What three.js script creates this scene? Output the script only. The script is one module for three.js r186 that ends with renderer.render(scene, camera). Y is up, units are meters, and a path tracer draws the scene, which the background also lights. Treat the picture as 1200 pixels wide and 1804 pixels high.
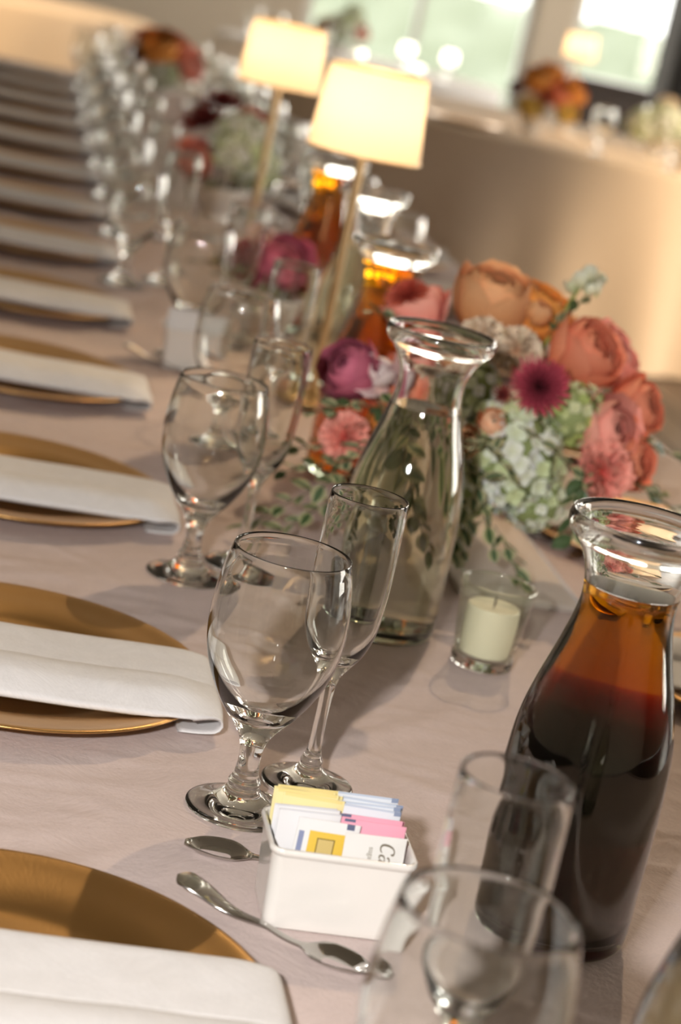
import * as THREE from 'three';
import { mergeGeometries, mergeVertices } from 'three/addons/utils/BufferGeometryUtils.js';
import { RoundedBoxGeometry } from 'three/addons/geometries/RoundedBoxGeometry.js';
import { ImprovedNoise } from 'three/addons/math/ImprovedNoise.js';
import { RectAreaLightUniformsLib } from 'three/addons/lights/RectAreaLightUniformsLib.js';
RectAreaLightUniformsLib.init();

// ---------------------------------------------------------------- camera, sky, lights, exposure
const scene = new THREE.Scene();
const TOP = 0.76;                                   // height of the long table
const renderer = new THREE.WebGLRenderer({ antialias: true });
renderer.toneMapping = THREE.LinearToneMapping;
renderer.toneMappingExposure = 1.0;
renderer.shadowMap.enabled = true;
renderer.shadowMap.type = THREE.PCFSoftShadowMap;

const YAW = 0.1983, PITCH = 0.2547, ROLL = 0.2161;
const camera = new THREE.PerspectiveCamera(2 * Math.atan(902 / 3630.5) * 180 / Math.PI, 1200 / 1804, 0.02, 80);
camera.position.set(0, TOP + 0.5473, 0);
camera.lookAt(Math.sin(YAW) * Math.cos(PITCH), TOP + 0.5473 - Math.sin(PITCH), -Math.cos(YAW) * Math.cos(PITCH));
camera.rotateZ(ROLL);
camera.focus = 1.37;
camera.userData.fStop = 5.8;
scene.add(camera);

scene.background = new THREE.Color(0.94, 0.97, 0.93);
scene.backgroundIntensity = 3.4;

function aim(light, to) { light.target.position.set(...to); scene.add(light); scene.add(light.target); light.castShadow = true; light.shadow.mapSize.set(2048, 2048); light.shadow.bias = -0.0005; return light; }
// the photographer's flash, on the camera's left side because the camera is held upright
const FLASH = [-0.17, TOP + 0.63, 0.0];
const flashLight = new THREE.SpotLight(new THREE.Color(1.0, 0.965, 0.945), 7.0, 0, 0.44, 0.55, 2);
flashLight.position.set(FLASH[0], FLASH[1], FLASH[2] - 0.03); flashLight.shadow.radius = 1.5;
aim(flashLight, [0.36, TOP + 0.06, -1.62]);
// warm spotlights under the ceiling
const SPOTS = [
  [[1.5, 3.9, -4.62], [0.45, TOP, -1.8], 19, 0.34],
  [[5.0, 3.9, -5.8], [3.1, 0.4, -8.1], 120, 0.26],
  [[-1.2, 3.9, -9.0], [-0.1, 0.6, -11.6], 85, 0.3],
];
for (const [p, t, i, a] of SPOTS) {
  const s = new THREE.SpotLight(new THREE.Color(1.0, 0.74, 0.46), i, 0, a, 0.6, 2);
  s.position.set(...p); s.shadow.radius = 1.5; aim(s, t);
}
// daylight through the windows
function windowLight(x, y, z, w, h, ry, k) {
  const l = new THREE.RectAreaLight(new THREE.Color(1.0, 0.9, 0.79), k, w, h);
  l.position.set(x, y, z); l.rotation.y = ry; scene.add(l); return l;
}

// ---------------------------------------------------------------- helpers
const ORD = ['first', 'second', 'third', 'fourth', 'fifth', 'sixth', 'seventh', 'eighth', 'ninth', 'tenth', 'eleventh', 'twelfth', 'thirteenth', 'fourteenth', 'fifteenth', 'sixteenth', 'seventeenth', 'eighteenth'];
let seed = 20240611;
function rnd() { seed = (seed + 0x6D2B79F5) | 0; let t = Math.imul(seed ^ (seed >>> 15), 1 | seed); t = (t + Math.imul(t ^ (t >>> 7), 61 | t)) ^ t; return ((t ^ (t >>> 14)) >>> 0) / 4294967296; }
const rr = (a, b) => a + (b - a) * rnd();
const pn = new ImprovedNoise();
const noise = (x, y, z = 0) => pn.noise(x, y, z);
const lerp = (a, b, t) => a + (b - a) * t;
const sm = (a, b, x) => { const t = Math.min(1, Math.max(0, (x - a) / (b - a))); return t * t * (3 - 2 * t); };
const P = (x, h, z) => new THREE.Vector3(x / 100, TOP + h / 100, z / 100);      // centimetres on the long table
const taken = {};
function numbered(n) { const k = taken[n] = (taken[n] ?? -1) + 1; return k ? n + '_' + String(k).padStart(3, '0') : n; }
function shade(o) { o.castShadow = true; o.receiveShadow = true; return o; }
function part(name, geo, mat, parent, label) { const m = shade(new THREE.Mesh(geo, mat)); m.name = name; parent.add(m); if (label) m.userData.label = label; return m; }
function tag(o, label, category, group) { o.userData.label = label; o.userData.category = category; if (group) o.userData.group = group; return o; }
function thing(name, label, category, pos, turn = 0, group) { const g = new THREE.Group(); g.name = numbered(name); scene.add(g); g.position.copy(pos ?? new THREE.Vector3()); g.rotation.y = turn; return tag(g, label, category, group); }
function solid(name, geo, mat, label, category, pos, turn = 0, group) { const m = shade(new THREE.Mesh(geo, mat)); m.name = numbered(name); scene.add(m); m.position.copy(pos ?? new THREE.Vector3()); m.rotation.y = turn; return tag(m, label, category, group); }
function copy(src, pos, turn, label, group) { const c = src.clone(); c.name = numbered(src.name.replace(/_\d{3}$/, '')); scene.add(c); c.position.copy(pos); c.rotation.y = turn; c.userData = { ...src.userData, label }; if (group) c.userData.group = group; else delete c.userData.group; return c; }
function struct(name, geo, mat, parent) { const m = shade(new THREE.Mesh(geo, mat)); m.name = name; (parent ?? scene).add(m); if (!parent) m.userData.kind = 'structure'; return m; }
const box = (w, h, d, x, y, z) => new THREE.BoxGeometry(w, h, d).translate(x, y, z);

function curve(pts, per = 6) {                       // smooth profile through points (cm) -> Vector2 in metres
  const c = new THREE.CatmullRomCurve3(pts.map(([r, y]) => new THREE.Vector3(r, y, 0)), false, 'centripetal');
  return c.getPoints((pts.length - 1) * per).map(v => new THREE.Vector2(Math.max(0, v.x) / 100, v.y / 100));
}
function lathe(pts, seg = 56) { return new THREE.LatheGeometry(pts, seg); }
function latheSlice(geo, n, seg, from, to) {         // rows from..to of a lathe with n profile points, keeping its normals
  const g = geo.clone(), idx = [];
  for (let i = 0; i < seg; i++) for (let j = from; j < to; j++) { const a = j + i * n, b = a + n, c = b + 1, d = a + 1; idx.push(a, b, d, c, d, b); }
  g.setIndex(idx); const u = g.toNonIndexed(); return mergeVertices(u, 1e-7);
}
function gridGeo(nu, nv, fn, colorFn) {              // fn(u, v) -> [x, y, z]; u, v in 0..1
  const pos = [], uv = [], idx = [], col = [];
  for (let j = 0; j <= nv; j++) for (let i = 0; i <= nu; i++) {
    const u = i / nu, v = j / nv; pos.push(...fn(u, v)); uv.push(u, v); if (colorFn) col.push(...colorFn(u, v));
  }
  for (let j = 0; j < nv; j++) for (let i = 0; i < nu; i++) { const a = j * (nu + 1) + i, b = a + 1, c = a + nu + 1, d = c + 1; idx.push(a, b, c, b, d, c); }
  const g = new THREE.BufferGeometry();
  g.setAttribute('position', new THREE.Float32BufferAttribute(pos, 3)); g.setAttribute('uv', new THREE.Float32BufferAttribute(uv, 2));
  if (colorFn) g.setAttribute('color', new THREE.Float32BufferAttribute(col, 3));
  g.setIndex(idx); g.computeVertexNormals(); return g;
}
function loft(rings, closeStart, closeEnd) {         // rings: arrays of Vector3, equal length, each a closed loop
  const n = rings[0].length, pos = [], uv = [], idx = [];
  rings.forEach((r, j) => r.forEach((p, i) => { pos.push(p.x, p.y, p.z); uv.push(i / n, j / rings.length); }));
  for (let j = 0; j < rings.length - 1; j++) for (let i = 0; i < n; i++) { const a = j * n + i, b = j * n + (i + 1) % n, c = a + n, d = b + n; idx.push(a, c, b, b, c, d); }
  const cap = (j, flip) => { const c = new THREE.Vector3(); rings[j].forEach(p => c.add(p)); c.multiplyScalar(1 / n); const k = pos.length / 3; pos.push(c.x, c.y, c.z); uv.push(0.5, 0.5); for (let i = 0; i < n; i++) { const a = j * n + i, b = j * n + (i + 1) % n; flip ? idx.push(k, b, a) : idx.push(k, a, b); } };
  if (closeStart) cap(0, false); if (closeEnd) cap(rings.length - 1, true);
  const g = new THREE.BufferGeometry(); g.setAttribute('position', new THREE.Float32BufferAttribute(pos, 3)); g.setAttribute('uv', new THREE.Float32BufferAttribute(uv, 2)); g.setIndex(idx); g.computeVertexNormals(); return g;
}
function tube(pts, r, seg = 12, rad = 6) { return new THREE.TubeGeometry(new THREE.CatmullRomCurve3(pts), seg, r, rad, false); }

// ---------------------------------------------------------------- textures and materials
function dataTex(n, fn, srgb, rep = [1, 1]) {
  const d = new Uint8Array(n * n * 4);
  for (let j = 0; j < n; j++) for (let i = 0; i < n; i++) { const c = fn(i / n, j / n, i, j), k = (j * n + i) * 4; for (let q = 0; q < 3; q++) d[k + q] = Math.max(0, Math.min(255, Math.round((Array.isArray(c) ? c[q] : c) * 255))); d[k + 3] = 255; }
  const t = new THREE.DataTexture(d, n, n); t.wrapS = t.wrapT = THREE.RepeatWrapping; t.magFilter = THREE.LinearFilter; t.minFilter = THREE.LinearMipmapLinearFilter; t.generateMipmaps = true; if (srgb) t.colorSpace = THREE.SRGBColorSpace; t.repeat.set(...rep); t.needsUpdate = true; return t;
}
const tn = (u, v, f, s) => {                          // noise that tiles over 0..1
  const a = u * 2 * Math.PI, b = v * 2 * Math.PI, r = f / (2 * Math.PI);
  return noise(Math.cos(a) * r + s, Math.sin(a) * r + Math.cos(b) * r, Math.sin(b) * r + s * 1.7);
};
const weave = (i, j) => ((i >> 1) + (j >> 1)) % 2 ? 0.5 + 0.5 * Math.sin((i % 2 + 0.5) * Math.PI / 2) : 0.5 + 0.5 * Math.sin((j % 2 + 0.5) * Math.PI / 2) * 0.6;
const clothBump = dataTex(256, (u, v, i, j) => 0.35 * weave(i, j) + 0.3 + 0.35 * tn(u, v, 26, 3) + 0.25 * tn(u, v, 70, 9), false);
const clothTone = dataTex(256, (u, v, i, j) => { const k = 0.95 + 0.035 * tn(u, v, 9, 5) + 0.05 * tn(u, v, 60, 11) + (weave(i, j) - 0.5) * 0.03; return [k, k, k]; }, false);
const M = {};
function fabric(r, g, b, rough = 0.95, rep = 1, bump = 0.0004) {
  const m = new THREE.MeshPhysicalMaterial({ roughness: rough, side: THREE.DoubleSide, sheen: 0.25, sheenRoughness: 0.7 });
  m.color.setRGB(r, g, b); m.bumpMap = clothBump.clone(); m.bumpMap.repeat.set(rep, rep); m.bumpScale = bump; m.map = clothTone.clone(); m.map.repeat.set(rep, rep); return m;
}
M.cloth = fabric(0.62, 0.51, 0.478); M.cloth.name = 'blush_tablecloth_linen';
M.cream = fabric(0.66, 0.53, 0.40); M.cream.name = 'cream_tablecloth_linen';
M.napkin = fabric(0.75, 0.735, 0.73, 0.95, 1, 0.0003); M.napkin.name = 'white_napkin_cotton';
M.pad = fabric(0.68, 0.60, 0.53, 0.95, 6, 0.0004);
function mat(r, g, b, rough, metal = 0, extra = {}) { const m = new THREE.MeshPhysicalMaterial({ roughness: rough, metalness: metal, ...extra }); m.color.setRGB(r, g, b); return m; }
M.glass = mat(1, 1, 1, 0.0, 0, { transmission: 1, thickness: 0.003, ior: 1.5, attenuationColor: new THREE.Color(0.86, 0.93, 0.84), attenuationDistance: 0.05 });
M.clearGlass = mat(0.975, 0.988, 0.972, 0.0, 0, { transmission: 1, thickness: 0.003, ior: 1.5 });
M.thinGlass = mat(0.94, 0.955, 0.92, 0.0, 0, { transmission: 1, thickness: 0, ior: 1.5 });
M.tea = mat(1, 1, 1, 0.0, 0, { transmission: 1, thickness: 0.05, ior: 1.34, attenuationColor: new THREE.Color(0.9, 0.62, 0.1), attenuationDistance: 0.018 });
M.strongTea = mat(1, 1, 1, 0.0, 0, { transmission: 1, thickness: 0.05, ior: 1.0, specularIntensity: 0, attenuationColor: new THREE.Color(0.6, 0.16, 0.06), attenuationDistance: 0.018 });
M.water = mat(1, 1, 1, 0.0, 0, { transmission: 1, thickness: 0.05, ior: 1.33, attenuationColor: new THREE.Color(0.88, 0.88, 0.68), attenuationDistance: 0.08 });
const brushed = dataTex(256, (u, v) => 0.62 + 0.5 * tn(u, v, 60, 2) + 0.25 * tn(u, v * 0.2, 90, 7), false, [6, 1]);
M.gold = mat(0.56, 0.33, 0.125, 0.32, 1, { bumpMap: brushed, bumpScale: 0.00004 });
M.steel = mat(0.5, 0.48, 0.45, 0.1, 1);
M.porcelain = mat(0.74, 0.715, 0.67, 0.16, 0, { clearcoat: 0.6, clearcoatRoughness: 0.08 });
M.wax = mat(0.88, 0.82, 0.66, 0.5, 0, {});
M.wick = mat(0.05, 0.04, 0.03, 0.9);
M.brass = mat(0.72, 0.52, 0.28, 0.3, 1);
M.black = mat(0.012, 0.012, 0.013, 0.5);
const woodTone = dataTex(256, (u, v) => { const k = 0.8 + 0.25 * tn(u * 0.3, v, 40, 4) + 0.12 * tn(u, v, 12, 8); return [k, k, k]; }, false, [1, 1]);
M.floor = mat(0.075, 0.045, 0.03, 0.45, 0, { map: woodTone });
M.darkwood = mat(0.06, 0.04, 0.03, 0.45, 0, { map: woodTone });
M.wall = mat(0.66, 0.58, 0.47, 0.9);
M.ceiling = mat(0.72, 0.68, 0.6, 0.95);
M.frame = mat(0.75, 0.74, 0.7, 0.5);
M.pane = mat(1, 1, 1, 0.0, 0, { transmission: 1, thickness: 0, ior: 1.5 });
M.lawn = mat(0.42, 0.45, 0.33, 0.95);
M.hedge = mat(0.42, 0.45, 0.36, 0.9);

// ---------------------------------------------------------------- the room
{
  const X0 = -6, X1 = 9, Z0 = -16, Z1 = 4, H = 4.2, t = 0.2;
  const fl = new THREE.Group(); fl.name = 'floor'; fl.userData.kind = 'structure'; scene.add(fl);
  part('subfloor', box(X1 - X0 + 0.4, 0.1, Z1 - Z0 + 0.4, (X0 + X1) / 2, -0.075, (Z0 + Z1) / 2), M.floor, fl);
  const vis = [];                                    // planks where the floor shows between the tables
  const pw = 0.2, plank = [0, 1, 2].map(k => new RoundedBoxGeometry(pw - 0.006, 0.025, 2.4 - 0.006, 1, 0.003));
  const tones = [mat(0.085, 0.05, 0.033, 0.42, 0, { map: woodTone }), mat(0.07, 0.042, 0.028, 0.42, 0, { map: woodTone }), mat(0.1, 0.058, 0.036, 0.42, 0, { map: woodTone })];
  for (let i = 0; i < 22; i++) for (let k = 0; k < 7; k++) { const m = part('plank', plank[(i + k) % 3], tones[(i * 7 + k * 3) % 3], fl); m.position.set(0.85 + i * pw, -0.0125, 0.4 - 2.4 * k - (i % 3) * 0.8); }
  for (let i = 0; i < 5; i++) for (let k = 0; k < 3; k++) { const m = part('plank', plank[(i + k) % 3], tones[(i * 5 + k) % 3], fl); m.position.set(-0.15 + i * pw, -0.0125, -8.8 - 2.4 * k); }
  struct('ceiling', box(X1 - X0 + 0.4, t, Z1 - Z0 + 0.4, (X0 + X1) / 2, H + t / 2, (Z0 + Z1) / 2), M.ceiling);
  struct('wall_left', box(t, H, Z1 - Z0, X0 - t / 2, H / 2, (Z0 + Z1) / 2), M.wall);
  struct('wall_front', box(X1 - X0 + 0.4, H, t, (X0 + X1) / 2, H / 2, Z1 + t / 2), M.wall);
  // far wall with four tall windows, right wall with three
  function wallWith(name, len, openings, place) {
    const g = []; let a = 0;
    for (const [o0, o1, y0, y1] of openings) { g.push(box(o0 - a, H, t, (a + o0) / 2, H / 2, 0), box(o1 - o0, y0, t, (o0 + o1) / 2, y0 / 2, 0), box(o1 - o0, H - y1, t, (o0 + o1) / 2, (H + y1) / 2, 0)); a = o1; }
    g.push(box(len - a, H, t, (a + len) / 2, H / 2, 0));
    const geo = mergeGeometries(g); place(geo); struct(name, geo, M.wall);
  }
  let wn = 0;
  function windowAt(o0, o1, y0, y1, place) {
    const w = new THREE.Group(); w.name = 'window_' + (++wn); w.userData.kind = 'structure'; scene.add(w);
    const b = 0.07, cx = (o0 + o1) / 2, cy = (y0 + y1) / 2, W = o1 - o0, Hh = y1 - y0;
    const fr = mergeGeometries([box(b, Hh, 0.1, o0 + b / 2, cy, 0), box(b, Hh, 0.1, o1 - b / 2, cy, 0), box(W, b, 0.1, cx, y0 + b / 2, 0), box(W, b, 0.1, cx, y1 - b / 2, 0), box(0.05, Hh, 0.08, cx, cy, 0)]); place(fr);
    part('window_frame', fr, M.frame, w);
    for (const s of [-1, 1]) { const p = box(W / 2 - b, Hh - 2 * b, 0.006, cx + s * (W / 4 - b / 4), cy, 0); place(p); part('pane', p, M.pane, w); }
    const sill = box(W + 0.1, 0.04, 0.3, cx, y0 + 0.02, 0.06); place(sill); part('window_sill', sill, M.frame, w);
  }
  const back = g => g.translate(X0, 0, Z0 - t / 2), ob = [[8.1, 9.9, 0.35, 3.3], [10.2, 12.0, 0.35, 3.3], [12.3, 14.1, 0.35, 3.3]];
  wallWith('wall_back', X1 - X0, ob, back); for (const o of ob) windowAt(...o, back);
  const right = g => g.rotateY(-Math.PI / 2).translate(X1 + t / 2, 0, Z0), or = [[2, 4.6, 0.5, 3.3], [6.2, 8.8, 0.5, 3.3], [11, 13.6, 0.5, 3.3]];
  wallWith('wall_right', Z1 - Z0, or, right); for (const o of or) windowAt(...o, right);
  for (const o of ob) windowLight(X0 + (o[0] + o[1]) / 2, 1.8, Z0 + 0.12, 1.66, 2.8, Math.PI, 4.6);
  for (const o of or) windowLight(X1 - 0.12, 1.9, Z0 + (o[0] + o[1]) / 2, 2.4, 2.6, Math.PI / 2, 7.0);
  struct('baseboard_back', box(8.0, 0.14, 0.02, X0 + 4.02, 0.07, Z0 + 0.01), M.frame);
  struct('lawn', box(60, 0.1, 40, 5, -0.3, -37), M.lawn);
}

// ---------------------------------------------------------------- long table and its cloth
const TX0 = -14, TX1 = 98, TZ0 = -38, TZ1 = -735;
const FEET = [[6.9, -96.5, 13], [6.9, -145.5, 13], [6.9, -194.5, 13], [22.8, -125.6, 4.5], [22.7, -175.3, 4.5], [25.5, -77, 4.5], [27.8, -84.8, 4.2], [28.2, -131.5, 4.2], [28, -181, 4.2], [41.4, -113.9, 5.6], [39.3, -169.1, 5.6], [47.7, -163.3, 3.6], [26.6, -111.6, 5.6], [20, -109, 3], [25, -106, 4], [22, -118, 4], [56, -190, 12], [44.6, -222.5, 6]];
function wrinkle(x, z) {                             // cm, never above 0; flat under what stands on it
  let keep = 1; if (z > -250) for (const [fx, fz, r] of FEET) keep = Math.min(keep, sm(r, r + 7, Math.hypot(x - fx, z - fz)));
  let y = 0.05 * noise(x / 13, z / 17, 1.5) + 0.05 * noise(x / 5, z / 6.5, 8);
  const c = noise(x / 30 + 3, z / 9 + 0.35 * noise(x / 12, z / 12, 4), 2.2); y += 0.28 * Math.pow(Math.max(0, 1 - Math.abs(c) * 10), 2);
  const d = noise((x + z * 0.75) / 9, (z - x * 0.5) / 30, 6.1); y += 0.42 * Math.pow(Math.max(0, 1 - Math.abs(d) * 7), 2) * sm(20, 32, x);
  const e = noise((x - z * 0.2) / 16, (z + x * 0.12) / 3.2, 9.4); y += 0.17 * Math.pow(Math.max(0, 1 - Math.abs(e) * 4), 2);
  for (const [z0, s] of [[-126.5, -0.05], [-172, -0.1], [-219, -0.05]]) { const q = (z - z0 - s * x) / 0.55; y += 0.2 * Math.exp(-q * q) * sm(34, 14, x); }
  return Math.min(0, (y - 0.36) * keep - 0.02);
}
{
  const lt = thing('long_table', 'long banquet table hidden under the blush tablecloth', 'table', new THREE.Vector3(0, 0, 0));
  part('tabletop', box(1.08, 0.03, 6.9, 0.42, TOP - 0.03, -3.86), M.darkwood, lt);
  for (const x of [0, 0.84]) for (const z of [-0.6, -2.8, -5.0, -7.1]) part('leg', box(0.05, TOP - 0.045, 0.05, x, (TOP - 0.045) / 2, z), M.darkwood, lt);
  const zs = []; for (let z = TZ0; z > -70; z -= 2) zs.push(z); for (let z = -70; z > -250; z -= 0.7) zs.push(z); for (let z = -250; z > TZ1; z -= 3) zs.push(z); zs.push(TZ1);
  const nx = 150;
  const top = gridGeo(nx, zs.length - 1, (u, v) => { const z = zs[Math.round(v * (zs.length - 1))], x = lerp(TX0, TX1, u); const e = Math.min(sm(TX0, TX0 + 1.2, x), sm(TX1, TX1 - 1.2, x), sm(TZ0, TZ0 - 1.2, z), sm(TZ1, TZ1 + 1.2, z)); return [x / 100, TOP + (wrinkle(x, z) * e - 0.35 * (1 - e)) / 100, z / 100]; });
  { const p = top.attributes.position, uv = top.attributes.uv; for (let i = 0; i < p.count; i++) uv.setXY(i, p.getX(i) / 0.12, p.getZ(i) / 0.12); }
  const per = []; const st = 0.02, L = (x0, z0, x1, z1) => { const d = Math.hypot(x1 - x0, z1 - z0), n = Math.round(d / st); for (let i = 0; i < n; i++) per.push([lerp(x0, x1, i / n), lerp(z0, z1, i / n)]); };
  const a = TX0 / 100, b = TX1 / 100, c = TZ0 / 100, d = TZ1 / 100; L(a, c, a, d); L(a, d, b, d); L(b, d, b, c); L(b, c, a, c);
  const cx = (a + b) / 2, cz = (c + d) / 2, rows = 10;
  const rings = []; for (let j = 0; j <= rows; j++) rings.push(per.map(([x, z], i) => {
    const t = j / rows, s = i * st; const nxv = x <= a + 1e-4 ? -1 : x >= b - 1e-4 ? 1 : 0, nz = z >= c - 1e-4 ? 1 : z <= d + 1e-4 ? -1 : 0;
    const w = t * (0.03 + 0.028 * Math.sin(s * 21 + 2.5 * noise(s * 1.3, 1)) + 0.02 * noise(s * 2.1, 3)); return new THREE.Vector3(x + nxv * w, TOP - 0.0035 - t * 0.7, z + nz * w);
  }));
  const cl = thing('tablecloth', 'long blush linen tablecloth with soft creases covering the banquet table', 'tablecloth');
  part('cloth_top', top, M.cloth, cl); part('cloth_drop', loft(rings), M.cloth, cl);
}

// ---------------------------------------------------------------- tableware makers
const SEG = 56;
const GOBLET = curve([[0, 0.18], [1.6, 0.14], [2.9, 0.03], [3.45, 0.0], [3.62, 0.08], [3.64, 0.2], [3.5, 0.33], [2.9, 0.48], [2.05, 0.8], [1.4, 1.3], [1.08, 1.8], [1.12, 2.1], [0.92, 2.45], [0.76, 3.2], [0.76, 4.2], [0.95, 5.1], [1.5, 6.0], [2.5, 7.25], [3.45, 8.8], [4.18, 10.6], [4.53, 12.6], [4.52, 14.4], [4.28, 16.4], [3.9, 18.15], [3.83, 18.3], [3.76, 18.18], [4.13, 16.4], [4.37, 14.4], [4.37, 12.6], [4.0, 10.7], [3.2, 9.05], [2.1, 7.7], [1.05, 7.0], [0, 6.8]], 4);
const FLUTE = curve([[0, 0.14], [1.6, 0.1], [2.6, 0.03], [3.05, 0.0], [3.22, 0.08], [3.24, 0.18], [3.12, 0.3], [2.2, 0.55], [1.25, 1.0], [0.78, 1.6], [0.8, 1.85], [0.55, 2.5], [0.44, 4.5], [0.46, 6.8], [0.62, 8.0], [1.1, 8.9], [1.85, 10.0], [2.42, 11.6], [2.66, 13.8], [2.75, 16.5], [2.73, 19], [2.68, 21.15], [2.62, 21.28], [2.56, 21.15], [2.62, 19], [2.63, 16.5], [2.53, 13.8], [2.27, 11.7], [1.62, 10.3], [0.85, 9.6], [0, 9.4]], 4);
const CARAFE_IN = [[3.95, 25.9], [3.35, 25.0], [2.86, 23.7], [2.6, 22.2], [2.72, 20.7], [3.27, 18.5], [4.02, 15.9], [4.57, 13.4], [4.77, 11], [4.8, 8], [4.78, 4], [4.68, 1.5], [4.2, 0.95]];
const CARAFE = curve([[0, 0.55], [3.0, 0.45], [4.0, 0.1], [4.45, 0.0], [4.86, 0.3], [5.04, 1.0], [5.08, 4], [5.1, 8], [5.05, 11], [4.85, 13.5], [4.3, 16], [3.55, 18.6], [3.02, 20.8], [2.9, 22.2], [3.2, 23.8], [3.9, 25.1], [4.5, 25.7], [4.74, 26.2], [4.76, 26.7], [4.6, 27.02], [4.36, 26.9], ...CARAFE_IN, [2.0, 0.85], [0, 0.85]], 4);
function stemware(profile, stemAt, bowlAt, per = 4) {
  const g = lathe(profile, SEG), n = profile.length, out = new THREE.Group();
  part('foot', latheSlice(g, n, SEG, 0, stemAt * per), M.clearGlass, out);
  part('stem', latheSlice(g, n, SEG, stemAt * per, bowlAt * per), M.clearGlass, out);
  part('bowl', latheSlice(g, n, SEG, bowlAt * per, n - 1), M.clearGlass, out);
  return out;
}
const gobletProto = stemware(GOBLET, 12, 15), fluteProto = stemware(FLUTE, 11, 14);
function spawn(proto, name, label, category, pos, turn = 0, group) { const c = proto.clone(); c.name = numbered(name); scene.add(c); c.position.copy(pos); c.rotation.y = turn; return tag(c, label, category, group); }

const carafeGeo = lathe(CARAFE, 64);
function liquidGeo(level) {
  const wall = CARAFE_IN.filter(q => q[1] < level - 0.3).map(([r, y]) => [r + 0.1, y]);
  const hi = CARAFE_IN.filter(q => q[1] >= level - 0.3).slice(-1)[0], lo = CARAFE_IN.filter(q => q[1] < level - 0.3)[0];
  const rl = lerp(lo[0], hi[0], (level - lo[1]) / (hi[1] - lo[1])) + 0.1;
  const pts = [[0, 0.75], [2.0, 0.75], [4.1, 0.8], ...wall.reverse(), [rl, level]];
  return lathe([...curve(pts, 4), new THREE.Vector2((rl - 0.02) / 100, (level + 0.03) / 100), new THREE.Vector2(rl * 0.6 / 100, level / 100), new THREE.Vector2(0, level / 100)], 64);
}
function layerGeo(level) {   // a layer of stronger tea inside the tea
  const wall = CARAFE_IN.filter(q => q[1] < level - 0.3).map(([r, y]) => [r - 0.02, y]).reverse(), hi = CARAFE_IN.filter(q => q[1] >= level - 0.3).slice(-1)[0], lo = CARAFE_IN.filter(q => q[1] < level - 0.3)[0], rl = lerp(lo[0], hi[0], (level - lo[1]) / (hi[1] - lo[1])) - 0.02;
  return lathe([...curve([[0, 0.9], [3.9, 0.9], ...wall, [rl, level]], 3), new THREE.Vector2(rl * 0.6 / 100, (level + 0.3) / 100), new THREE.Vector2(0, (level + 0.35) / 100)], 48);
}
const strongGeos = [11, 13.2, 15.4].map(layerGeo);
const teaGeo = liquidGeo(22.8), fullTeaGeo = liquidGeo(24.8), waterGeo = liquidGeo(20.2);
function carafe(kind, label, pos, settled, group) {
  const t = thing('glass_carafe', label, 'carafe', pos, 0, group);
  part('carafe_glass', carafeGeo, M.glass, t);
  part(kind === 'tea' ? 'iced_tea' : 'water', kind === 'tea' ? (settled ? teaGeo : fullTeaGeo) : waterGeo, kind === 'tea' ? M.tea : M.water, t, kind === 'tea' ? 'dark amber iced tea' : 'clear pale water');
  if (settled) for (const g of strongGeos) part('settled_tea', g, M.strongTea, t, 'darker tea settled at the bottom');
  return t;
}

// gold charger plate: well, flange and rim
const CH = curve([[0, 0.1], [6, 0.1], [9.2, 0.0], [9.8, 0.12], [10.4, 0.5], [11.4, 0.82], [13.4, 1.1], [14.8, 1.32], [15.1, 1.42], [15.1, 1.55], [14.9, 1.6], [13.4, 1.34], [11.6, 1.06], [10.5, 0.75], [9.6, 0.38], [8.4, 0.3], [4, 0.3], [0, 0.3]], 4);
const chargerProto = new THREE.Group();
{ const g = lathe(CH, 96), n = CH.length; part('plate', g, M.gold, chargerProto); part('rim', new THREE.TorusGeometry(0.1508, 0.0011, 8, 120).rotateX(Math.PI / 2).translate(0, 0.0151, 0), M.gold, chargerProto); }

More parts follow.
